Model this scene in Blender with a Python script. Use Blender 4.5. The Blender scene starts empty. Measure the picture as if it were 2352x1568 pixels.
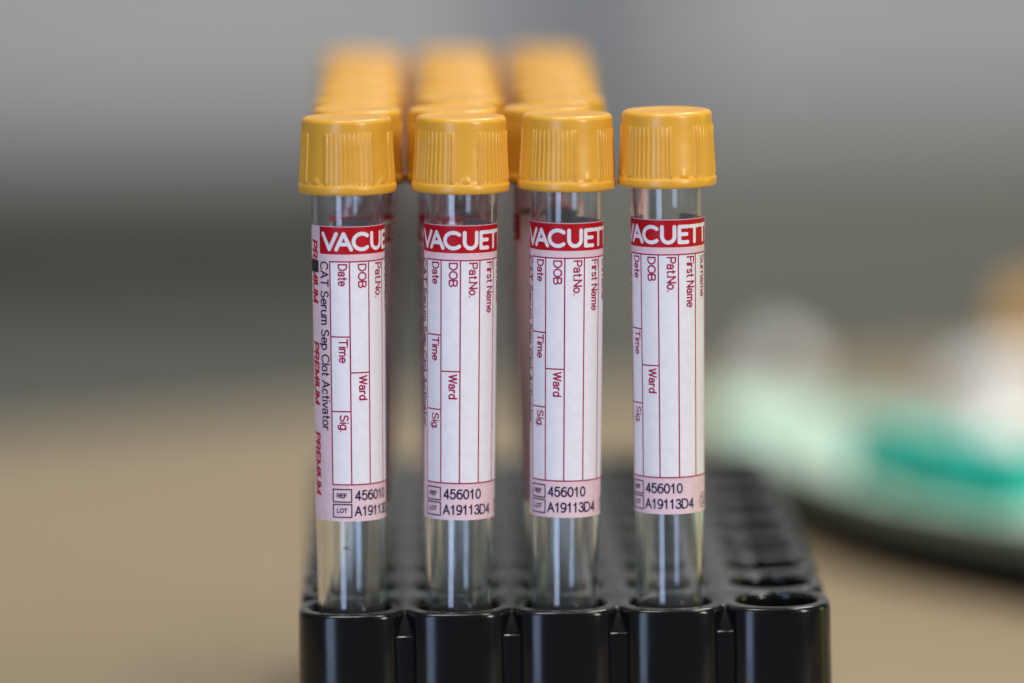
import bpy, bmesh, math, random
import numpy as np
from mathutils import Matrix, Vector

random.seed(7)
sc = bpy.context.scene
COL = sc.collection
MM = 0.001
RACK_TOP = 43.0            # mm above the table
R = math.radians

# ------------------------------------------------------------------ camera
F_PX, W_PX = 12560.0, 2352.0
CAM = Vector((-22.48, -964.12, 213.70)) * MM
PITCH, YAW, ROLL = R(7.296), R(0.822), R(-0.862)
fw = Vector((math.sin(YAW) * math.cos(PITCH), math.cos(YAW) * math.cos(PITCH), -math.sin(PITCH)))
rt = Vector((math.cos(YAW), -math.sin(YAW), 0.0))
up = rt.cross(fw)
rt2 = rt * math.cos(ROLL) + up * math.sin(ROLL)
up2 = up * math.cos(ROLL) - rt * math.sin(ROLL)
cam = bpy.data.cameras.new('camera')
cam.sensor_fit = 'HORIZONTAL'
cam.sensor_width = 36.0
cam.lens = F_PX / W_PX * 36.0
cam.clip_start, cam.clip_end = 0.02, 60.0
cam.dof.use_dof = True
cam.dof.focus_distance = (Vector((0.0, -6.5 * MM, (RACK_TOP + 45) * MM)) - CAM).dot(fw)
cam.dof.aperture_fstop = 3.9
cam.dof.aperture_blades = 0
cam_ob = bpy.data.objects.new('camera', cam)
COL.objects.link(cam_ob)
m = Matrix((rt2, up2, -fw)).transposed().to_4x4()
m.translation = CAM
cam_ob.matrix_world = m
sc.camera = cam_ob

# ------------------------------------------------------------------ world, lamps, exposure
world = bpy.data.worlds.new('World')
sc.world = world
world.use_nodes = True
bg = world.node_tree.nodes['Background']
bg.inputs['Color'].default_value = (0.86, 0.93, 1.0, 1)
bg.inputs['Strength'].default_value = 0.11


def lamp(name, loc, target, sx, sy, power, color):
    l = bpy.data.lights.new(name, 'AREA')
    l.shape = 'RECTANGLE'
    l.size, l.size_y = sx, sy
    l.energy = power
    l.color = color
    o = bpy.data.objects.new(name, l)
    COL.objects.link(o)
    o.location = loc
    d = Vector(target) - Vector(loc)
    o.rotation_euler = d.to_track_quat('-Z', 'Y').to_euler()
    return o


TGT = (0, 0, 0.12)
lamp('window_light', (-0.76, -1.34, 0.35), (0, 0, 0.35), 0.46, 1.7, 13.0, (0.50, 0.66, 1.0))
lamp('second_window_light', (1.10, -1.25, 0.70), TGT, 0.30, 0.9, 18.0, (1.0, 0.93, 0.89))
lamp('ceiling_light', (-0.28, -0.28, 1.70), (-0.1, 0.1, 0.1), 0.55, 0.16, 13.0, (1.0, 0.95, 0.88))
lamp('third_ceiling_light', (0.50, -0.25, 1.70), (0.1, 0.1, 0.1), 0.35, 0.16, 8.0, (1.0, 0.95, 0.88))
lamp('second_ceiling_light', (0.55, 1.10, 1.75), (0.2, 1.2, 0.1), 0.9, 0.35, 24.0, (1.0, 0.95, 0.88))
lamp('garden_window_light', (1.30, 0.30, 0.35), TGT, 0.12, 0.6, 2.2, (0.62, 0.95, 0.10))

sc.view_settings.view_transform = 'Standard'
sc.view_settings.look = 'None'
sc.view_settings.exposure = 0.0
sc.view_settings.gamma = 1.0
sc.view_settings.use_curve_mapping = False
sc.render.engine = 'CYCLES'
sc.cycles.use_denoising = True
sc.cycles.max_bounces = 24
sc.cycles.transmission_bounces = 20
sc.cycles.glossy_bounces = 10
sc.cycles.diffuse_bounces = 5
sc.cycles.sample_clamp_indirect = 4.0


# ------------------------------------------------------------------ materials
def mat(name, color, rough=0.5, noise=0.0, nscale=40.0, spec=0.5, metallic=0.0, transmission=0.0, ior=1.5,
        bump=0.0, bscale=300.0, rnoise=0.0, coat=0.0):
    mt = bpy.data.materials.new(name)
    mt.use_nodes = True
    nt = mt.node_tree
    b = nt.nodes['Principled BSDF']
    b.inputs['Base Color'].default_value = (*color, 1)
    b.inputs['Roughness'].default_value = rough
    b.inputs['Specular IOR Level'].default_value = spec
    b.inputs['Metallic'].default_value = metallic
    b.inputs['Transmission Weight'].default_value = transmission
    b.inputs['IOR'].default_value = ior
    b.inputs['Coat Weight'].default_value = coat
    if noise or bump or rnoise:
        tc = nt.nodes.new('ShaderNodeTexCoord')
    if noise:
        n = nt.nodes.new('ShaderNodeTexNoise')
        n.inputs['Scale'].default_value = nscale
        n.inputs['Detail'].default_value = 4
        nt.links.new(tc.outputs['Object'], n.inputs['Vector'])
        rp = nt.nodes.new('ShaderNodeValToRGB')
        rp.color_ramp.elements[0].position = 0.3
        rp.color_ramp.elements[1].position = 0.7
        rp.color_ramp.elements[0].color = (*[c * (1 - noise) for c in color], 1)
        rp.color_ramp.elements[1].color = (*[min(1, c * (1 + noise)) for c in color], 1)
        nt.links.new(n.outputs['Fac'], rp.inputs['Fac'])
        nt.links.new(rp.outputs['Color'], b.inputs['Base Color'])
    if rnoise:
        n3 = nt.nodes.new('ShaderNodeTexNoise')
        n3.inputs['Scale'].default_value = nscale * 2
        nt.links.new(tc.outputs['Object'], n3.inputs['Vector'])
        mr = nt.nodes.new('ShaderNodeMapRange')
        mr.inputs['To Min'].default_value = max(0, rough - rnoise)
        mr.inputs['To Max'].default_value = rough + rnoise
        nt.links.new(n3.outputs['Fac'], mr.inputs['Value'])
        nt.links.new(mr.outputs['Result'], b.inputs['Roughness'])
    if bump:
        n2 = nt.nodes.new('ShaderNodeTexNoise')
        n2.inputs['Scale'].default_value = bscale
        n2.inputs['Detail'].default_value = 3
        nt.links.new(tc.outputs['Object'], n2.inputs['Vector'])
        bp = nt.nodes.new('ShaderNodeBump')
        bp.inputs['Strength'].default_value = bump
        bp.inputs['Distance'].default_value = 0.0002
        nt.links.new(n2.outputs['Fac'], bp.inputs['Height'])
        nt.links.new(bp.outputs['Normal'], b.inputs['Normal'])
    return mt


M_GLASS = mat('clear_plastic', (0.97, 0.98, 0.98), 0.03, transmission=0.985, ior=1.5, bump=0.015, bscale=500)
M_CAP = mat('amber_plastic', (0.71, 0.362, 0.038), 0.30, noise=0.03, nscale=160, bump=0.04, bscale=900, rnoise=0.05)
def vary(mt, amount):
    nt = mt.node_tree
    b = nt.nodes['Principled BSDF']
    src = b.inputs['Base Color'].links[0].from_socket
    oi = nt.nodes.new('ShaderNodeObjectInfo')
    mr = nt.nodes.new('ShaderNodeMapRange')
    mr.inputs['To Min'].default_value, mr.inputs['To Max'].default_value = 1 - amount, 1 + amount
    hs = nt.nodes.new('ShaderNodeHueSaturation')
    nt.links.new(oi.outputs['Random'], mr.inputs['Value'])
    nt.links.new(mr.outputs['Result'], hs.inputs['Value'])
    nt.links.new(src, hs.inputs['Color'])
    nt.links.new(hs.outputs['Color'], b.inputs['Base Color'])


vary(M_CAP, 0.06)
M_PINK = mat('pink_paper', (0.74, 0.55, 0.595), 0.55, spec=0.25, noise=0.05, nscale=900, bump=0.15, bscale=350)
M_WHITE = mat('white_paper', (0.77, 0.76, 0.80), 0.55, spec=0.25, noise=0.035, nscale=700, bump=0.15, bscale=350)
def translucent(mt, amount, color):
    nt = mt.node_tree
    b = nt.nodes['Principled BSDF']
    t = nt.nodes.new('ShaderNodeBsdfTranslucent')
    t.inputs['Color'].default_value = (*color, 1)
    mx = nt.nodes.new('ShaderNodeMixShader')
    mx.inputs[0].default_value = amount
    nt.links.new(b.outputs[0], mx.inputs[1])
    nt.links.new(t.outputs[0], mx.inputs[2])
    nt.links.new(mx.outputs[0], nt.nodes['Material Output'].inputs['Surface'])


M_BACKING = mat('label_backing', (0.80, 0.78, 0.82), 0.6, spec=0.2, noise=0.02, nscale=700)
translucent(M_BACKING, 0.45, (0.85, 0.80, 0.86))
M_RED = mat('red_ink', (0.46, 0.003, 0.012), 0.45, spec=0.2)
M_MAGENTA = mat('magenta_ink', (0.36, 0.004, 0.07), 0.5, spec=0.2)
M_NAVY = mat('navy_ink', (0.012, 0.007, 0.06), 0.5, spec=0.2)
M_BLACKINK = mat('black_ink', (0.012, 0.010, 0.02), 0.5)
M_RACK = mat('black_plastic', (0.004, 0.0045, 0.005), 0.18, spec=0.38, bump=0.05, bscale=700, rnoise=0.06, nscale=60)
M_TABLE = mat('tan_laminate', (0.295, 0.226, 0.138), 0.5, noise=0.10, nscale=9, bump=0.1, bscale=400)
M_WALL = mat('grey_paint', (0.62, 0.63, 0.65), 0.8, noise=0.05, nscale=2.5)
M_PILLAR = mat('blue_grey_paint', (0.36, 0.37, 0.40), 0.7, noise=0.04, nscale=4)
M_BENCH = mat('olive_grey_laminate', (0.20, 0.203, 0.172), 0.6, noise=0.06, nscale=3)
M_WORKTOP = mat('charcoal_laminate', (0.030, 0.030, 0.028), 0.55, noise=0.08, nscale=6)
M_FLOOR = mat('floor_vinyl', (0.25, 0.24, 0.22), 0.5, noise=0.05, nscale=3)
M_MINT = mat('mint_plastic', (0.58, 0.77, 0.66), 0.35, noise=0.03, nscale=20)
M_TEAL = mat('teal_rubber', (0.0, 0.52, 0.44), 0.45, noise=0.05, nscale=60)
M_TRAYBAND = mat('tray_band_black', (0.005, 0.0045, 0.003), 0.7, spec=0.2, noise=0.1, nscale=60)
M_COTTON = mat('white_cotton', (0.88, 0.88, 0.87), 0.9, noise=0.04, nscale=120, bump=0.6, bscale=250)


# ------------------------------------------------------------------ helpers
def mesh_ob(name, verts, faces, mats, parent=None, midx=None, smooth=True, scale=MM, merge=0.0, auto=None):
    me = bpy.data.meshes.new(name)
    me.from_pydata([(v[0] * scale, v[1] * scale, v[2] * scale) for v in verts], [], faces)
    for mm in (mats if isinstance(mats, (list, tuple)) else [mats]):
        me.materials.append(mm)
    if midx is not None:
        me.polygons.foreach_set('material_index', np.asarray(midx, dtype=np.int32))
    if merge:
        bm = bmesh.new()
        bm.from_mesh(me)
        bmesh.ops.remove_doubles(bm, verts=bm.verts, dist=merge)
        bmesh.ops.recalc_face_normals(bm, faces=bm.faces)
        bm.to_mesh(me)
        bm.free()
    if smooth:
        me.polygons.foreach_set('use_smooth', np.ones(len(me.polygons), dtype=bool))
        if auto:
            me.set_sharp_from_angle(angle=R(auto))
    me.update()
    o = bpy.data.objects.new(name, me)
    COL.objects.link(o)
    if parent:
        o.parent = parent
    return o


def lathe(profile, n=96, rfun=None, closed=False):
    """profile: list of (r, z); rfun(r, z, theta) -> r"""
    V, Fc = [], []
    for (r, z) in profile:
        for k in range(n):
            t = 2 * math.pi * k / n
            rr = rfun(r, z, t) if rfun else r
            V.append((rr * math.sin(t), -rr * math.cos(t), z))
    m_ = len(profile)
    rng = range(m_) if closed else range(m_ - 1)
    for i in rng:
        j = (i + 1) % m_
        for k in range(n):
            k2 = (k + 1) % n
            Fc.append((i * n + k, i * n + k2, j * n + k2, j * n + k))
    return V, Fc


def tag(o, label=None, cat=None, group=None, kind=None):
    if label: o['label'] = label
    if cat: o['category'] = cat
    if group: o['group'] = group
    if kind: o['kind'] = kind
    return o


def empty(name, loc=(0, 0, 0), rot=(0, 0, 0)):
    o = bpy.data.objects.new(name, None)
    COL.objects.link(o)
    o.location = loc
    o.rotation_euler = rot
    o.empty_display_size = 0.01
    return o


def copy_tree(o, parent=None):
    c = o.copy()
    COL.objects.link(c)
    c.parent = parent
    for ch in list(o.children):
        copy_tree(ch, c)
    return c


def box(V, Fc, x0, x1, y0, y1, z0, z1):
    b = len(V)
    V += [(x, y, z) for z in (z0, z1) for y in (y0, y1) for x in (x0, x1)]
    Fc += [(b, b + 2, b + 3, b + 1), (b + 4, b + 5, b + 7, b + 6), (b, b + 1, b + 5, b + 4),
           (b + 2, b + 6, b + 7, b + 3), (b, b + 4, b + 6, b + 2), (b + 1, b + 3, b + 7, b + 5)]


def bevel(o, w, seg=3):
    bm = bmesh.new()
    bm.from_mesh(o.data)
    bmesh.ops.bevel(bm, geom=list(bm.edges), offset=w, segments=seg, profile=0.5, affect='EDGES', clamp_overlap=True)
    bm.to_mesh(o.data)
    bm.free()
    o.data.polygons.foreach_set('use_smooth', np.ones(len(o.data.polygons), dtype=bool))
    o.data.set_sharp_from_angle(angle=R(40))


# ------------------------------------------------------------------ setting
ft = [(-900, -150), (900, -150), (900, 1004), (-900, 170)]
V = [(x, y, z) for z in (-28, 0) for x, y in ft]
Fc = [(3, 2, 1, 0), (4, 5, 6, 7)] + [(k, (k + 1) % 4, (k + 1) % 4 + 4, k + 4) for k in range(4)]
table = mesh_ob('tabletop', V, Fc, M_TABLE, smooth=False)
bevel(table, 0.003)
tag(table, kind='structure')
V, Fc = [], []
box(V, Fc, -4000, 4000, -3000, 2760, -760, -740)
tag(mesh_ob('floor', V, Fc, M_FLOOR, smooth=False), kind='structure')
V, Fc = [], []
box(V, Fc, -2200, 2200, 2700, 2760, -740, 1500)
tag(mesh_ob('wall', V, Fc, M_WALL, smooth=False), kind='structure')
V, Fc = [], []
box(V, Fc, 65, 140, 2600, 2699, -738, 1500)
pil = mesh_ob('wall_pillar', V, Fc, M_PILLAR, smooth=False)
tag(pil, kind='structure')

bench = empty('storage_bench', (0, 2.55, -0.739))
tag(bench, 'low olive grey storage bench blurred against the far wall behind the table', 'bench')
V, Fc = [], []
box(V, Fc, -1400, 1400, -200, 40, 0, 634)
bo = mesh_ob('front_panel', V, Fc, M_BENCH, bench, smooth=False)
bevel(bo, 0.004)
V, Fc = [], []
box(V, Fc, -1420, 25, -222, -203, 572, 628)
bo = mesh_ob('drawer_front', V, Fc, M_WORKTOP, bench, smooth=False)
bevel(bo, 0.004)

# ------------------------------------------------------------------ stroke lettering
def arc(cx, cy, rx, ry, a0, a1, n=14):
    return [(cx + rx * math.cos(R(a0 + (a1 - a0) * i / n)), cy + ry * math.sin(R(a0 + (a1 - a0) * i / n))) for i in range(n + 1)]


X = 0.70  # x-height
def bowl(w):
    return arc(w / 2, X / 2, w / 2, X / 2, 0, 360, 24)


GL = {
    'D': (0.76, [[(0, 0), (0, 1), (.32, 1)] + arc(.32, .5, .40, .5, 90, -90) + [(0, 0)]]),
    'O': (0.84, [arc(.42, .5, .42, .5, 0, 360, 28)]),
    'C': (0.78, [arc(.42, .5, .42, .5, 42, 318, 24)]),
    'B': (0.66, [[(0, 0), (0, 1), (.36, 1)] + arc(.36, .76, .24, .24, 90, -90) + [(0, .52)],
                 [(.36, .52)] + arc(.38, .26, .27, .26, 90, -90) + [(0, 0)]]),
    'P': (0.64, [[(0, 0), (0, 1), (.36, 1)] + arc(.36, .73, .27, .27, 90, -90) + [(0, .46)]]),
    'R': (0.70, [[(0, 0), (0, 1), (.38, 1)] + arc(.38, .74, .26, .26, 90, -90) + [(0, .48)], [(.36, .48), (.66, 0)]]),
    'N': (0.72, [[(0, 0), (0, 1), (.68, 0), (.68, 1)]]),
    'F': (0.58, [[(0, 0), (0, 1), (.56, 1)], [(0, .52), (.48, .52)]]),
    'E': (0.60, [[(.58, 0), (0, 0), (0, 1), (.58, 1)], [(0, .52), (.52, .52)]]),
    'L': (0.52, [[(0, 1), (0, 0), (.50, 0)]]),
    'T': (0.68, [[(0, 1), (.68, 1)], [(.34, 1), (.34, 0)]]),
    'M': (0.84, [[(0, 0), (0, 1), (.40, .1), (.80, 1), (.80, 0)]]),
    'I': (0.06, [[(.03, 0), (.03, 1)]]),
    'U': (0.72, [[(0, 1), (0, .34)] + arc(.34, .34, .34, .34, 180, 360) + [(.68, 1)]]),
    'S': (0.66, [arc(.32, .75, .27, .25, 30, 200, 12) + arc(.32, .255, .31, .255, 100, -155, 18)]),
    'W': (1.0, [[(0, 1), (.25, 0), (.5, 1), (.75, 0), (1, 1)]]),
    'A': (0.74, [[(0, 0), (.36, 1), (.72, 0)], [(.13, .34), (.59, .34)]]),
    'a': (0.56, [arc(.25, .5, .22, .22, 165, 0, 12) + [(.47, 0)], [(.47, .40)] + arc(.23, .20, .23, .20, 90, 300, 14) + [(.47, .16)]]),
    't': (0.30, [[(.12, .95), (.12, .14)] + arc(.24, .12, .12, .12, 180, 280, 6), [(0, X), (.27, X)]]),
    'e': (0.54, [[(.02, .37), (.52, .37)] + arc(.27, .35, .26, .35, 0, 318, 22)]),
    'i': (0.08, [[(.04, 0), (.04, X)], [(.04, .97), (.04, 1.0)]]),
    'm': (0.80, [[(0, 0), (0, X)], arc(.19, .50, .19, .20, 180, 0, 10) + [(.38, 0)], [(.38, .50)] + arc(.57, .50, .19, .20, 180, 0, 10) + [(.76, 0)]]),
    'n': (0.52, [[(0, 0), (0, X)], arc(.24, .46, .24, .24, 180, 0, 10) + [(.48, 0)]]),
    'r': (0.34, [[(0, 0), (0, X)], arc(.24, .44, .24, .26, 180, 75, 8)]),
    'u': (0.52, [[(.48, 0), (.48, X)], [(0, X), (0, .24)] + arc(.24, .24, .24, .24, 180, 360, 10)]),
    's': (0.48, [arc(.23, .53, .20, .17, 30, 200, 10) + arc(.23, .18, .22, .18, 95, -155, 12)]),
    'o': (0.56, [bowl(.53)]),
    'd': (0.56, [bowl(.50), [(.51, 0), (.51, 1)]]),
    'g': (0.56, [bowl(.50), [(.51, X), (.51, -.08)] + arc(.26, -.06, .25, .22, 0, -150, 10)]),
    'p': (0.56, [[(0, X), (0, -.28)], arc(.27, X / 2, .27, X / 2, 0, 360, 22)]),
    'l': (0.06, [[(.03, 0), (.03, 1)]]),
    'c': (0.52, [arc(.27, .35, .27, .35, 48, 312, 18)]),
    'v': (0.50, [[(0, X), (.25, 0), (.50, X)]]),
    '.': (0.08, [[(.04, .02), (.04, .03)]]),
    '0': (0.56, [arc(.28, .5, .27, .5, 0, 360, 24)]),
    '1': (0.52, [[(.06, .76), (.19, .82), (.28, 1), (.28, 0)]]),
    '3': (0.56, [arc(.27, .75, .23, .25, 160, -85, 14), arc(.27, .27, .28, .27, 95, -165, 16)]),
    '4': (0.58, [[(.42, 0), (.42, 1), (.0, .26), (.57, .26)]]),
    '5': (0.56, [[(.50, 1), (.10, 1), (.04, .50)] + arc(.27, .33, .28, .33, 140, -155, 18)]),
    '6': (0.56, [arc(.29, .32, .27, .32, 0, 360, 20), arc(.36, .52, .35, .48, 178, 65, 10)]),
    '9': (0.56, [arc(.27, .68, .27, .32, 0, 360, 20), arc(.20, .48, .35, .48, -2, -115, 10)]),
    ' ': (0.22, []),
}


def text_strokes(txt, cap, width=None, gap=0.17, slant=0.0, xs=1.0):
    """strokes in (a, b): a along the writing, b up; fitted to `width` along a"""
    out, a = [], 0.0
    for ch in txt:
        w, st = GL[ch]
        for s in st:
            out.append([((a + p[0] + slant * p[1]), p[1]) for p in s])
        a += w + gap
    a -= gap
    k = (width / a) if width else cap * xs
    return [[(p[0] * k, p[1] * cap) for p in s] for s in out]


STEP = 0.062


def stroke_mesh(strokes, clip=None):
    """strokes: list of (polyline in (u, v), halfwidth) -> list of polygons [(u, v), ...] covering the union"""
    allp = np.array([p for s, h in strokes for p in s])
    hm = max(h for s, h in strokes) + 3 * STEP
    u0, v0 = allp.min(0) - hm
    u1, v1 = allp.max(0) + hm
    nu, nv = int((u1 - u0) / STEP) + 2, int((v1 - v0) / STEP) + 2
    phi = np.full((nu, nv), -1.0)
    for s, h in strokes:
        pts = s if len(s) > 1 else [s[0], s[0]]
        for (p, q) in zip(pts[:-1], pts[1:]):
            p, q = np.array(p), np.array(q)
            lo = np.minimum(p, q) - h - 2 * STEP
            hi = np.maximum(p, q) + h + 2 * STEP
            i0, i1 = max(0, int((lo[0] - u0) / STEP)), min(nu, int((hi[0] - u0) / STEP) + 2)
            j0, j1 = max(0, int((lo[1] - v0) / STEP)), min(nv, int((hi[1] - v0) / STEP) + 2)
            uu = (u0 + STEP * np.arange(i0, i1))[:, None]
            vv = (v0 + STEP * np.arange(j0, j1))[None, :]
            d = q - p
            L2 = max(1e-12, d @ d)
            t = np.clip(((uu - p[0]) * d[0] + (vv - p[1]) * d[1]) / L2, 0, 1)
            dist = np.hypot(uu - p[0] - t * d[0], vv - p[1] - t * d[1])
            phi[i0:i1, j0:j1] = np.maximum(phi[i0:i1, j0:j1], h - dist)
    polys = []
    c = [phi[:-1, :-1], phi[1:, :-1], phi[1:, 1:], phi[:-1, 1:]]
    act = (c[0] > 0) | (c[1] > 0) | (c[2] > 0) | (c[3] > 0)
    off = [(0, 0), (1, 0), (1, 1), (0, 1)]
    for i, j in zip(*np.nonzero(act)):
        f = [c[k][i, j] for k in range(4)]
        poly = []
        for k in range(4):
            k2 = (k + 1) % 4
            if f[k] > 0:
                poly.append((i + off[k][0], j + off[k][1]))
            if (f[k] > 0) != (f[k2] > 0):
                t = f[k] / (f[k] - f[k2])
                poly.append((i + off[k][0] + t * (off[k2][0] - off[k][0]), j + off[k][1] + t * (off[k2][1] - off[k][1])))
        if len(poly) >= 3:
            polys.append([(u0 + a * STEP, v0 + b * STEP) for a, b in poly])
    return polys


def rect_polys(ua, ub, va, vb, du=0.35, dv=4.0):
    nu = max(1, math.ceil((ub - ua) / du))
    nv = max(1, math.ceil((vb - va) / dv))
    out = []
    for i in range(nu):
        for j in range(nv):
            a, b = ua + (ub - ua) * i / nu, ua + (ub - ua) * (i + 1) / nu
            cc, d = va + (vb - va) * j / nv, va + (vb - va) * (j + 1) / nv
            out.append([(a, cc), (b, cc), (b, d), (a, d)])
    return out


# ------------------------------------------------------------------ the tube and its label (mm)
SINK = 30.0                      # how deep the tube sits in the rack
LABEL_TOP, LABEL_H = 68.8, 52.6  # above the rack top
RREF = 6.5


def tube_r(h):
    return 6.08 + 0.0050 * max(0.0, h)


def wrap(u, v, off):
    h = LABEL_TOP - v
    r = tube_r(h) + off
    t = u / RREF
    return (r * math.sin(t), -r * math.cos(t), h + SINK)


def wrapped(name, layers, mats, parent):
    """layers: list of (polys, offset, material index)"""
    V, Fc, mi = [], [], []
    for polys, off, idx in layers:
        for p in polys:
            b = len(V)
            V += [wrap(u, v, off) for u, v in p]
            Fc.append(tuple(range(b + len(p) - 1, b - 1, -1)))
            mi.append(idx)
    o = mesh_ob(name, V, Fc, mats, parent, midx=mi, smooth=False)
    return o


U_L, U_R = -5.75, 27.0


def label_sheet(parent):
    V, Fc, mi = [], [], []
    nu, rc = 120, 0.9
    us = [U_L + (U_R - U_L) * i / nu for i in range(nu + 1)]
    # rounded corners: shift top and bottom edges near the ends
    us = sorted(set(us + [U_L + rc * (1 - math.cos(R(a))) for a in range(0, 91, 10)] + [U_R - rc * (1 - math.cos(R(a))) for a in range(0, 91, 10)]))
    nv = 14
    grid = {}
    for side, off in ((0, 0.09), (1, 0.015)):
        for i, u in enumerate(us):
            e = min(u - U_L, U_R - u)
            cut = rc - math.sqrt(max(0.0, rc * rc - (rc - e) ** 2)) if e < rc else 0.0
            for j in range(nv + 1):
                v = cut + (LABEL_H - 2 * cut) * j / nv
                grid[(side, i, j)] = len(V)
                V.append(wrap(u, v, off))
    n = len(us) - 1
    for i in range(n):
        for j in range(nv):
            a, b, c_, d = [grid[(0, *q)] for q in ((i, j), (i, j + 1), (i + 1, j + 1), (i + 1, j))]
            Fc.append((a, b, c_, d)); mi.append(0)
            a, b, c_, d = [grid[(1, *q)] for q in ((i, j), (i, j + 1), (i + 1, j + 1), (i + 1, j))]
            Fc.append((d, c_, b, a)); mi.append(1)
        for j in (0, nv):
            q = [grid[(0, i, j)], grid[(0, i + 1, j)], grid[(1, i + 1, j)], grid[(1, i, j)]]
            Fc.append(tuple(q if j == 0 else q[::-1])); mi.append(1)
    for i in (0, n):
        for j in range(nv):
            q = [grid[(0, i, j)], grid[(1, i, j)], grid[(1, i, j + 1)], grid[(0, i, j + 1)]]
            Fc.append(tuple(q if i == 0 else q[::-1])); mi.append(1)
    return mesh_ob('label', V, Fc, [M_PINK, M_BACKING], parent, midx=mi, smooth=True, auto=40)


# writing laid out in mm on the flat label: u to the right, v down from the label's top
def hz(txt, u, v_base, cap, width, hw, **k):
    return [([(u + a, v_base - b) for a, b in s], hw) for s in text_strokes(txt, cap, width, **k)]


def vt(txt, u_base, v, cap, length, hw, **k):
    return [([(u_base + b, v + a) for a, b in s], hw) for s in text_strokes(txt, cap, length, **k)]


def build_label(parent):
    lab = label_sheet(parent)
    wrapped('header_band', [(rect_polys(-2.25, 22.6, 0.12, 4.95, 0.35, 2.5), 0.105, 0)], [M_RED], lab)
    wrapped('form_panel', [(rect_polys(0, 18.0, 6.25, 46.0, 0.35, 4.0), 0.105, 0)], [M_WHITE], lab)
    # header lettering, rounded strokes
    top, bot, hwv = 1.32, 4.08, 0.335
    def L(p):
        return [(a, b) for a, b in p]
    big = [
        L([(-1.42, top), (-0.08, bot), (1.27, top)]),
        L([(1.27, bot), (2.60, top), (3.95, bot)]), L([(1.78, 3.15), (3.42, 3.15)]),
        [(5.92 + 1.55 * math.cos(R(a)), 2.70 + 1.38 * math.sin(R(a))) for a in range(48, 313, 8)],
        L([(7.92, top), (7.92, 2.95)]) + [(9.02 - 1.10 * math.cos(R(a)), 2.98 + 1.10 * math.sin(R(a))) for a in range(0, 181, 10)] + L([(10.12, 2.95), (10.12, top)]),
        L([(12.62, top), (11.02, top), (11.02, bot), (12.62, bot)]), L([(11.02, 2.66), (12.45, 2.66)]),
        L([(13.15, top), (15.25, top)]), L([(14.2, top), (14.2, bot)]),
        L([(15.85, top), (17.95, top)]), L([(16.9, top), (16.9, bot)]),
        L([(20.30, top), (18.72, top), (18.72, bot), (20.30, bot)]), L([(18.72, 2.66), (20.1, 2.66)]),
    ]
    white = stroke_mesh([(s, hwv) for s in big])
    # form lines
    lw = 0.122
    lines = []
    for k in range(6):
        lines += rect_polys(3.6 * k - lw, 3.6 * k + lw, 6.25, 46.0, 0.3, 4.0)
    for v in (6.25, 46.0):
        lines += rect_polys(-lw, 18.0 + lw, v - lw, v + lw, 0.3, 1.0)
    for u0, u1, v in ((0, 3.6, 19.6), (0, 3.6, 32.9), (3.6, 7.2, 26.0)):
        lines += rect_polys(u0, u1, v - lw, v + lw, 0.3, 1.0)
    hw = 0.138
    mag = []
    mag += vt('Date', 1.62, 6.75, 1.45, 3.75, hw) + vt('Time', 1.62, 20.05, 1.45, 4.1, hw) + vt('Sig.', 1.62, 33.6, 1.45, 2.95, hw)
    mag += vt('DOB', 5.22, 6.75, 1.40, 4.1, hw) + vt('Ward', 5.22, 26.6, 1.40, 4.3, hw)
    mag += vt('Pat.No.', 8.82, 6.75, 1.45, 6.0, hw)
    mag += vt('First Name', 12.5, 6.75, 1.45, 8.9, hw)
    mag += vt('Surname', 16.05, 6.75, 1.35, 7.3, hw)
    mag = stroke_mesh(mag)
    nav = vt('CAT Serum Sep Clot Activator', -2.12, 6.4, 1.68, 30.0, 0.125)
    nav += hz('456010', 4.3, 48.75, 1.60, 7.0, 0.142) + hz('A19113D4', 4.2, 51.55, 1.60, 9.5, 0.142)
    nav += hz('REF', 0.85, 48.32, 0.70, 1.85, 0.085) + hz('LOT', 0.85, 51.0, 0.70, 1.85, 0.085)
    for v0, v1 in ((46.85, 49.1), (49.55, 51.85)):
        nav.append(([(0.05, v0), (3.55, v0), (3.55, v1), (0.05, v1), (0.05, v0)], 0.105))
    cu, cv, cr = 16.95, 50.55, 1.33
    nav.append(([(cu + cr * math.cos(R(a)), cv + cr * math.sin(R(a))) for a in range(0, 361, 10)], 0.07))
    nav.append(([(cu - .94, cv - .94), (cu + .94, cv + .94)], 0.07))
    nav.append(([(cu + .45 * math.cos(R(a)), cv - .32 + .38 * math.sin(R(a))) for a in range(200, 390, 15)] + [(cu - .45, cv + .72), (cu + .5, cv + .72)], 0.065))
    nav = stroke_mesh(nav)
    prem = []
    for v in (2.8, 20.95, 37.1):
        prem += vt('PREMIUM', -4.75, v, 1.6, 10.8, 0.215, gap=0.24, slant=0.10)
    prem = stroke_mesh(prem)
    blk = rect_polys(-5.72, -2.7, 6.2, 8.35, 0.3, 1.2)
    wrapped('print', [(lines, 0.120, 1), (mag, 0.122, 1), (prem, 0.115, 0), (nav, 0.125, 2), (white, 0.120, 3), (blk, 0.135, 4)],
            [M_RED, M_MAGENTA, M_NAVY, M_WHITE, M_BLACKINK], lab)
    return lab


CAP_Z = 74.4 + SINK


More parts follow.
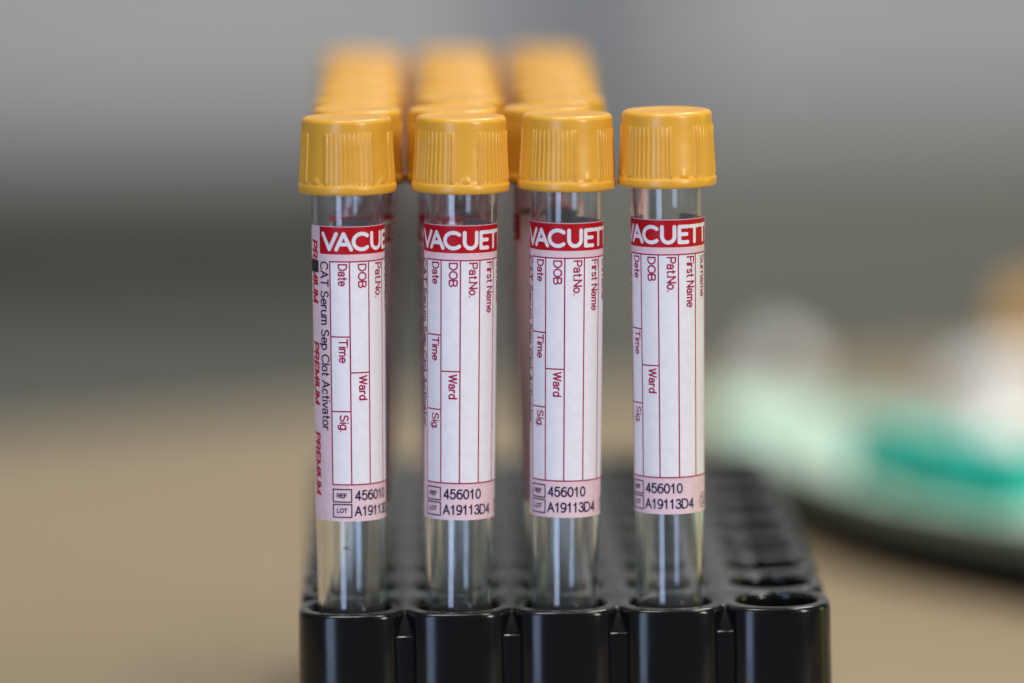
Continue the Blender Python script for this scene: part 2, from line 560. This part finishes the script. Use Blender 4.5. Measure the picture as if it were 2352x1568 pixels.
def cap_mesh(parent):
    prof = [(6.75, 11.2), (6.75, 0.35), (7.0, 0.05), (8.45, 0.0), (8.68, 0.18), (8.75, 0.55), (8.75, 1.25), (8.66, 1.55), (8.45, 1.72),
            (8.36, 2.2)]
    ribtop = 10.75
    prof += [(8.36 - 0.34 * k / 8, 2.2 + (ribtop - 2.5 - 2.2) * k / 8) for k in range(1, 9)]
    prof += [(8.0, ribtop - .12), (8.0, ribtop + .12), (8.0, ribtop + .35), (8.0, 11.6)]
    fr = 0.9
    prof += [(7.98 - fr + fr * math.cos(R(a)), 12.4 + fr * math.sin(R(a))) for a in range(0, 91, 10)]
    prof += [(6.2, 13.3), (5.8, 13.27), (5.5, 13.15), (5.2, 13.12), (2.5, 13.12), (0.02, 13.12)]
    n = 480

    def rf(r, z, t):
        if not (1.9 < z < ribtop + .05):
            return r
        a = math.degrees(t) % 90.0          # smooth panel centred on 0, ribs from 15 to 75
        if a > 45:
            d = 90 - a
        else:
            d = a
        # d: angle from the nearest smooth panel's centre (0..45)
        fade = min(1.0, (z - 1.9) / 0.3)
        if abs(d - 16.2) < 1.9:
            q = 0.28 * (1 - ((d - 16.2) / 1.9) ** 4)
        elif d > 18.1:
            ph = (a - 45) / 6.0
            q = 0.02 + 0.15 * max(0.0, math.cos(2 * math.pi * ph)) ** 0.8
        else:
            q = 0.0
            # the nub at the foot of the smooth panel
            w = (a if a < 45 else a - 90) * 8.3 * math.pi / 180
            e = (w / 0.95) ** 2 + ((z - 1.7) / 1.5) ** 2
            if e < 1:
                q = 0.20 * math.sqrt(1 - e)
        return r + q * fade
    # extra rings near the foot so the nub is round
    foot = [(8.36 - 0.045 * (z - 2.2) , z) for z in (2.45, 2.7, 2.95, 3.15, 3.3)]
    i0 = prof.index((8.36, 2.2)) + 1
    prof = prof[:i0] + foot + [p for p in prof[i0:] if p[1] > 3.35 or p[0] < 7.9]
    V, Fc = lathe(prof, n, rf)
    V = [(x, y, z + CAP_Z) for x, y, z in V]
    # close the bore's ceiling and the crown's centre
    Fc.append(tuple(range(n - 1, -1, -1)))
    Fc.append(tuple(range(len(V) - n, len(V))))
    return mesh_ob('cap', V, Fc, M_CAP, parent, smooth=True, auto=45)


def tube_wall(parent):
    prof = []
    # outside: round bottom, then tapered wall to the rim
    r0 = 5.95
    for a in range(0, 90, 9):
        prof.append((max(0.02, r0 * math.sin(R(a))), r0 - r0 * math.cos(R(a))))
    for h in (-24, -15, 0, 15, 30, 45, 60, 75, 85):
        prof.append((tube_r(h) if h > 0 else 5.95 + (6.08 - 5.95) * (h + 24) / 24, h + SINK))
    top = prof[-1]
    wt = 0.95
    prof += [(top[0] - .1, top[1] + .3), (top[0] - wt + .1, top[1] + .3)]
    for h in (85, 75, 60, 45, 30, 15, 0, -15, -23):
        prof.append(((tube_r(h) if h > 0 else 5.95 + .13 * (h + 24) / 24) - wt, h + SINK))
    ri = 5.0
    for a in range(81, -1, -9):
        prof.append((max(0.02, ri * math.sin(R(a))), 1.3 + ri - ri * math.cos(R(a))))
    V, Fc = lathe(prof, 128)
    Fc.append(tuple(range(0, 128)))
    Fc.append(tuple(range(len(V) - 1, len(V) - 129, -1)))
    return mesh_ob('tube_wall', V, Fc, M_GLASS, parent, smooth=True, merge=0, auto=60)


PITCH_MM = 19.0


def place(o, col, row, dx, dy, dz, lab_deg, cap_deg, bx=0.0):
    """dx, dy: how far (mm) the cap leans at 74 mm above the rack"""
    o.location = Vector(((col - 2) * PITCH_MM + bx, row * PITCH_MM, RACK_TOP - SINK + dz)) * MM
    o.rotation_euler = (-math.atan2(dy, 74.0), math.atan2(dx, 74.0), 0)
    for ch in o.children:
        if ch.name.startswith('label'):
            ch.rotation_euler = (0, 0, R(lab_deg))
        elif ch.name.startswith('cap'):
            ch.rotation_euler = (0, 0, R(cap_deg))


proto = empty('blood_tube')
tube_wall(proto)
cap_mesh(proto)
build_label(proto)

FRONT = [  # col, base shift, lean x, lean y, dz, label turn, cap turn, label text
    (0, -0.2, 0.57, 0.0, 0.15, -29.0, -41.5, 'leftmost sharp yellow capped blood tube, its pink margin with red PREMIUM print facing front'),
    (1, -0.5, 1.55, 0.0, 0.05, -63.8, 5.5, 'second sharp yellow capped blood tube from the left in the front row'),
    (2, -0.5, 1.40, 0.0, 0.15, -67.5, 25.0, 'third sharp yellow capped blood tube, close beside the rightmost one'),
    (3, -0.15, 0.30, 0.0, 0.45, -81.0, 18.0, 'rightmost sharp yellow capped blood tube showing Surname, no tubes behind it'),
]
ORD = ['second', 'third', 'fourth', 'fifth', 'sixth', 'seventh', 'eighth', 'ninth', 'tenth']
COLN = ['left', 'middle', 'right']
first = True
for (c, bx, dx, dy, dz, la, ca, lab) in FRONT:
    o = proto if first else copy_tree(proto)
    first = False
    # turning the label about z: positive label angle moves it to the right (theta grows towards +x)
    place(o, c, 0, dx, dy, dz, la, ca, bx)
    tag(o, lab, 'blood tube', 'yellow capped blood tubes in the rack')
ROWS_BACK = 8
for row in range(1, ROWS_BACK + 1):
    for c in range(3):
        o = copy_tree(proto)
        base = (1.6, 0.4, -0.6)[c] if row == 1 else (1.35, 1.0, 0.75)[c]
        place(o, c, row, base + random.uniform(-.35, .35), random.uniform(-.5, .5), random.uniform(-.2, .25),
              (-96, -60, -256)[c] if row == 1 else random.uniform(-120, 0), random.uniform(0, 90))
        tag(o, f'blurred yellow capped blood tube in the {COLN[c]} column, {ORD[row - 1]} from the front', 'blood tube', 'yellow capped blood tubes in the rack')

# ------------------------------------------------------------------ the rack
NX, NY = 5, 10
P2 = PITCH_MM / 2
NA = 128
HOLE = 7.25


def lobe_y(x, p=3.2, a=9.7, b=9.5, deep=5.0):
    x = abs(x)
    xs = 7.6
    if x <= xs:
        return b * max(0.0, 1 - (x / a) ** p) ** (1 / p)
    y0 = b * (1 - (xs / a) ** p) ** (1 / p)
    s = -b / a * (xs / a) ** (p - 1) * (1 - (xs / a) ** p) ** (1 / p - 1)
    w = P2 - xs
    t = (x - xs) / w
    return (2 * t ** 3 - 3 * t ** 2 + 1) * y0 + (t ** 3 - 2 * t ** 2 + t) * w * s + (-2 * t ** 3 + 3 * t ** 2) * deep


VALLEY = lobe_y(P2)


def ray_out(t, front, right_open, left_open):
    """distance along direction t (0 = outward normal, positive to the right) to the lobe outline of an outward side"""
    sx, sy = math.sin(t), math.cos(t)
    lo, hi = 3.0, 16.0
    for _ in range(40):
        r_ = (lo + hi) / 2
        x, y = r_ * sx, r_ * sy
        op = right_open if x > 0 else left_open
        if op:  # a corner quadrant
            ins = (abs(x) / 9.5) ** 2.6 + (abs(y) / 9.5) ** 2.6 < 1 if y > 0 else abs(x) < 9.5
        else:
            ins = abs(x) < P2 and y < lobe_y(x)
        lo, hi = (r_, hi) if ins else (lo, r_)
    return (lo + hi) / 2


def cell_outline(open_sides):
    """list over NA angles: (x, y, is_outline)"""
    out = []
    for k in range(NA):
        t = 2 * math.pi * k / NA           # 0 = +x, ccw
        cx, cy = math.cos(t), math.sin(t)
        rr = P2 / max(abs(cx), abs(cy))
        best, isout = rr, False
        for s, (nx, ny) in (('E', (1, 0)), ('N', (0, 1)), ('W', (-1, 0)), ('S', (0, -1))):
            if s not in open_sides:
                continue
            dn = cx * nx + cy * ny
            tx, ty = ny, -nx                # to the right of the outward normal
            dt = cx * tx + cy * ty
            if dn < 0.02:
                continue
            order = 'ENWS'
            names = {(1, 0): 'E', (0, 1): 'N', (-1, 0): 'W', (0, -1): 'S'}
            right = names[(tx, ty)] in open_sides
            left = names[(-tx, -ty)] in open_sides
            rad = ray_out(math.atan2(dt, dn), True, right, left)
            x_side = rad * dt
            corner = (dt > 0 and right) or (dt < 0 and left)
            if corner or abs(x_side) < P2 - 1e-4:
                # on the outline; inside a corner both sides give the same curve
                if not isout or rad < best:
                    best, isout = rad, True
        out.append([best * cx, best * cy, isout])
    # snap: the shared-side point next to the outline becomes the valley point (belongs to both)
    for k in range(NA):
        if not out[k][2]:
            for d in (-1, 1):
                q = out[(k + d) % NA]
                if q[2] and not q[2] == 'v':
                    x, y = out[k][0], out[k][1]
                    if abs(abs(x) - P2) < 1e-6:
                        # side line is vertical, open side north or south
                        if ('N' in open_sides and y > 0) or ('S' in open_sides and y < 0):
                            out[k] = [math.copysign(P2, x), math.copysign(VALLEY, y), 'v']
                    elif abs(abs(y) - P2) < 1e-6:
                        if ('E' in open_sides and x > 0) or ('W' in open_sides and x < 0):
                            out[k] = [math.copysign(VALLEY, x), math.copysign(P2, y), 'v']
    return out


rack = empty('tube_rack', (0, 0, 0))
tag(rack, 'black glossy moulded plastic rack with scalloped sides holding the yellow capped tubes', 'tube rack')
V, Fc = [], []
RIM = 0.9
cache = {}
for i in range(NX):
    for j in range(NY):
        sides = ('E' if i == NX - 1 else '') + ('N' if j == NY - 1 else '') + ('W' if i == 0 else '') + ('S' if j == 0 else '')
        if sides not in cache:
            cache[sides] = cell_outline(sides)
        ol = cache[sides]
        ox, oy = (i - 2) * PITCH_MM, j * PITCH_MM
        rings = []
        for rr, z in ((HOLE, -1.0), (HOLE + .04, -.62), (HOLE + .2, -.28), (HOLE + .45, -.07), (HOLE + .75, 0.0)):
            rings.append([(ox + rr * math.cos(2 * math.pi * k / NA), oy + rr * math.sin(2 * math.pi * k / NA), RACK_TOP + z) for k in range(NA)])
        edge, rimdir = [], []
        for k in range(NA):
            x, y, io = ol[k]
            if io:
                if io == 'v':
                    dx, dy = (0, math.copysign(1, y)) if abs(abs(x) - P2) < 1e-6 else (math.copysign(1, x), 0)
                else:
                    nx, ny = x, y
                    # fade the sideways part towards a neighbour
                    if ('S' in sides and y < 0 or 'N' in sides and y > 0) and not (x > 0 and 'E' in sides or x < 0 and 'W' in sides):
                        nx *= 1 - min(1, abs(x) / P2) ** 4
                    if ('E' in sides and x > 0 or 'W' in sides and x < 0) and not (y > 0 and 'N' in sides or y < 0 and 'S' in sides):
                        ny *= 1 - min(1, abs(y) / P2) ** 4
                    l = math.hypot(nx, ny)
                    dx, dy = nx / l, ny / l
                edge.append((ox + x - RIM * dx, oy + y - RIM * dy, RACK_TOP))
                rimdir.append((dx, dy))
            else:
                edge.append((ox + x, oy + y, RACK_TOP))
                rimdir.append(None)
        rings.append(edge)
        b = len(V)
        for r_ in rings:
            V += r_
        for q in range(len(rings) - 1):
            for k in range(NA):
                k2 = (k + 1) % NA
                Fc.append((b + q * NA + k, b + (q + 1) * NA + k, b + (q + 1) * NA + k2, b + q * NA + k2))
        for k in range(NA):
            k2 = (k + 1) % NA
            if rimdir[k] and rimdir[k2]:
                b2 = len(V)
                prof = [(RIM * math.sin(R(a)), -RIM * (1 - math.cos(R(a)))) for a in (0, 18, 36, 54, 72, 90)]
                prof += [(RIM + .12, -8), (RIM + .45, -25), (RIM + .9, -RACK_TOP + .5)]
                for (s, z) in prof:
                    for kk in (k, k2):
                        e, d = edge[kk], rimdir[kk]
                        V.append((e[0] + d[0] * s, e[1] + d[1] * s, RACK_TOP + z))
                for q in range(len(prof) - 1):
                    Fc.append((b2 + 2 * q, b2 + 2 * q + 2, b2 + 2 * q + 3, b2 + 2 * q + 1))
mesh_ob('rack_body', V, Fc, M_RACK, rack, smooth=True, merge=2e-6, auto=50)

# the wells
prof = [(HOLE - 0.45, -38.0), (HOLE - .25, -20.0), (HOLE, -1.0)]
V, Fc = lathe([(0.02, -38.0)] + prof, 64)
Fc.append(tuple(range(64)))
well = mesh_ob('well', V, Fc, M_RACK, rack, smooth=True, auto=50)
for i in range(NX):
    for j in range(NY):
        if i == 0 and j == 0:
            w = well
        else:
            w = well.copy()
            COL.objects.link(w)
        w.parent = rack
        w.location = ((i - 2) * PITCH_MM * MM, j * PITCH_MM * MM, RACK_TOP * MM)

# the pointed ribs in the valleys
yf, ya, wv = -7.5, -VALLEY + 0.25, 1.6
V = [(-.28, ya - .05, -.55), (.28, ya - .05, -.55), (-.28, 0, -.55), (.28, 0, -.55),
     (-wv, yf + .35, -4.3), (wv, yf + .35, -4.3), (-wv, 0, -4.3), (wv, 0, -4.3),
     (-wv, yf + .1, -4.55), (wv, yf + .1, -4.55), (-wv, 0, -4.55), (wv, 0, -4.55),
     (-wv, yf - .5, -42.6), (wv, yf - .5, -42.6), (-wv, 0, -42.6), (wv, 0, -42.6)]
Fc = []
for q in range(3):
    a = 4 * q
    c_ = a + 4
    Fc += [(a, c_, c_ + 1, a + 1), (a + 1, c_ + 1, c_ + 3, a + 3), (a + 2, a + 3, c_ + 3, c_ + 2), (a, a + 2, c_ + 2, c_)]
Fc += [(0, 1, 3, 2), (12, 14, 15, 13)]
rib = mesh_ob('rib', V, Fc, M_RACK, rack, smooth=False)
bevel(rib, 0.0005, 4)
spots = [((i - 1.5) * PITCH_MM, 0.0, 0.0) for i in range(NX - 1)] + [((i - 1.5) * PITCH_MM, (NY - 1) * PITCH_MM, 180.0) for i in range(NX - 1)]
spots += [(2 * PITCH_MM, (j + .5) * PITCH_MM, 90.0) for j in range(NY - 1)] + [(-2 * PITCH_MM, (j + .5) * PITCH_MM, -90.0) for j in range(NY - 1)]
for n_, (x, y, a) in enumerate(spots):
    if n_ == 0:
        r_ = rib
    else:
        r_ = rib.copy()
        COL.objects.link(r_)
    r_.parent = rack
    r_.location = (x * MM, y * MM, RACK_TOP * MM)
    r_.rotation_euler = (0, 0, R(a))

# ------------------------------------------------------------------ tray and what lies in it (all far out of focus)
TR = empty('instrument_tray', (0.115, 0.320, 0))
tag(TR, 'blurred pale mint green shallow curved tray above a black band at right of the rack', 'tray')


def chaikin(p, n=4):
    for _ in range(n):
        q = []
        for a, b in zip(p, p[1:] + p[:1]):
            q += [(.75 * a[0] + .25 * b[0], .75 * a[1] + .25 * b[1]), (.25 * a[0] + .75 * b[0], .25 * a[1] + .75 * b[1])]
        p = q
    return p


def grow(p, d):
    n = len(p)
    out = []
    for k in range(n):
        ax, ay = p[k - 2][0] - p[(k + 2) % n][0], p[k - 2][1] - p[(k + 2) % n][1]
        l = math.hypot(ax, ay)
        out.append((p[k][0] - ay / l * d, p[k][1] + ax / l * d))
    return out


def loft(sections):
    V, Fc = [], []
    n = len(sections[0][0])
    for pts, z in sections:
        V += [(x, y, z) for x, y in pts]
    for q in range(len(sections) - 1):
        for k in range(n):
            k2 = (k + 1) % n
            Fc.append((q * n + k, q * n + k2, (q + 1) * n + k2, (q + 1) * n + k))
    Fc.append(tuple(range(n - 1, -1, -1)))
    Fc.append(tuple(range((len(sections) - 1) * n, len(sections) * n)))
    return V, Fc


kidney = [(57, 353), (47, 396), (47, 434), (58, 453), (95, 416), (123, 378), (160, 345), (200, 300), (190, 240), (155, 203), (129, 206), (107, 232), (76, 279)]
kidney = chaikin([(x - 115, y - 320) for x, y in kidney][::-1])
if sum(a[0] * b[1] - b[0] * a[1] for a, b in zip(kidney, kidney[1:] + kidney[:1])) < 0:
    kidney = kidney[::-1]
SG = 1 if sum((grow(kidney, 1)[k][0] ** 2 + grow(kidney, 1)[k][1] ** 2) - (kidney[k][0] ** 2 + kidney[k][1] ** 2) for k in range(0, len(kidney), 5)) > 0 else -1
K = lambda d: grow(kidney, SG * d)
V, Fc = loft([(K(3.5), 0.3), (K(4), 9.8), (K(3), 10.4)])  # plain black slab drawing the dark band along the tray's lower edge
mesh_ob('tray_dark_band', V, Fc, M_TRAYBAND, TR, auto=40)
V, Fc = loft([(K(-2), 10.7), (K(0), 16.8), (K(1.0), 18.0), (K(-.8), 18.4), (K(-3), 12.5)])
mesh_ob('tray_body', V, Fc, M_MINT, TR, auto=40)


def blob(name, loc, size, material, seed, rough=0.25, sub=4):
    bm = bmesh.new()
    bmesh.ops.create_icosphere(bm, subdivisions=sub, radius=1.0)
    rng = random.Random(seed)
    ph = [(Vector((rng.uniform(-1, 1), rng.uniform(-1, 1), rng.uniform(-1, 1))).normalized(), rng.uniform(2, 6), rng.uniform(0, 6)) for _ in range(9)]
    for v in bm.verts:
        d = v.co.normalized()
        k = 1 + rough * sum(math.sin(f * d.dot(a) + p) for a, f, p in ph) / 4.5
        v.co = Vector((d.x * size[0] * k, d.y * size[1] * k, max(-size[2] * .92, d.z * size[2] * k))) * MM
    me = bpy.data.meshes.new(name)
    bm.to_mesh(me)
    bm.free()
    me.materials.append(material)
    me.polygons.foreach_set('use_smooth', np.ones(len(me.polygons), dtype=bool))
    o = bpy.data.objects.new(name, me)
    COL.objects.link(o)
    o.location = Vector(loc) * MM
    return o


tag(blob('cotton_or_glint', (114, 334, 20), (7, 8, 7.5), M_COTTON, 3), 'white wad standing for a blurred glint inside the mint tray above the teal strap', 'cotton wad', 'white cotton beside the rack')  # this white wad is a blurred bright glint made as a solid shape
tag(blob('cotton_or_glint', (131, 484, 11.5), (18, 17, 12), M_COTTON, 4), 'largest white cotton wad on the table under the amber cap', 'cotton wad', 'white cotton beside the rack')
tag(blob('cotton_or_glint', (76, 580, 7), (7.5, 8, 7.5), M_COTTON, 5), 'small white cotton ball on the table beyond the tray tip', 'cotton wad', 'white cotton beside the rack')

# teal strap: a flat rubber band folded over itself
V, Fc = [], []
pts = []
for k in range(41):
    s = k / 40
    x, y = 80 + 33 * s, 311 - 51 * s
    pts.append((x + 2.0 * math.sin(s * 9), y, 22.5 + 1.0 * math.sin(s * 14)))
wd, th = 6.0, 6.5
dr = Vector((61, 39, 0)).normalized()
for (x, y, z) in pts:
    for (a, h) in ((-wd, -th), (wd, -th), (wd, th), (-wd, th)):
        V.append((x + dr.x * a, y + dr.y * a, z + h))
for k in range(40):
    for q in range(4):
        q2 = (q + 1) % 4
        Fc.append((4 * k + q, 4 * k + q2, 4 * k + 4 + q2, 4 * k + 4 + q))
Fc += [(3, 2, 1, 0), (160, 161, 162, 163)]
st = mesh_ob('teal_strap', V, Fc, M_TEAL, auto=40)
tag(st, 'blurred teal green strap lying along the near edge of the mint tray', 'strap')

o = copy_tree(proto)
o.location = (0.247, 0.488, 0.0060)
o.rotation_euler = (0, R(-79.0), R(-15))
tag(o, 'very blurred amber capped tube propped against the largest white cotton wad', 'blood tube', None)
if 'group' in o:
    del o['group']

# ------------------------------------------------------------------ marks on the first tube
def bead(name, parent, u, h, w, t, d, material):
    V, Fc = [], []
    for i in range(9):
        for k in range(16):
            a, b = math.pi * i / 8, 2 * math.pi * k / 16
            x, y, z = math.sin(a) * math.cos(b) * w / 2, math.sin(a) * math.sin(b) * d, math.cos(a) * t / 2
            th = u / RREF + x / RREF
            r = tube_r(h) + 0.01 + y
            V.append((r * math.sin(th), -r * math.cos(th), h + SINK + z + 0.10 * x))
    for i in range(8):
        for k in range(16):
            k2 = (k + 1) % 16
            Fc.append((i * 16 + k, i * 16 + k2, (i + 1) * 16 + k2, (i + 1) * 16 + k))
    return mesh_ob(name, V, Fc, material, parent)


lead = bpy.data.objects['blood_tube']
M_SPECK = mat('dark_residue', (0.05, 0.045, 0.06), 0.4)
bead('droplet', lead, -0.6, 11.4, 1.9, 0.55, 0.16, M_GLASS)
bead('speck', lead, -0.55, 11.55, 0.75, 0.16, 0.10, M_SPECK)
bead('speck', lead, -0.5, 13.5, 0.24, 0.30, 0.08, M_SPECK)
bead('speck', lead, -0.35, 15.1, 0.20, 0.24, 0.08, M_SPECK)
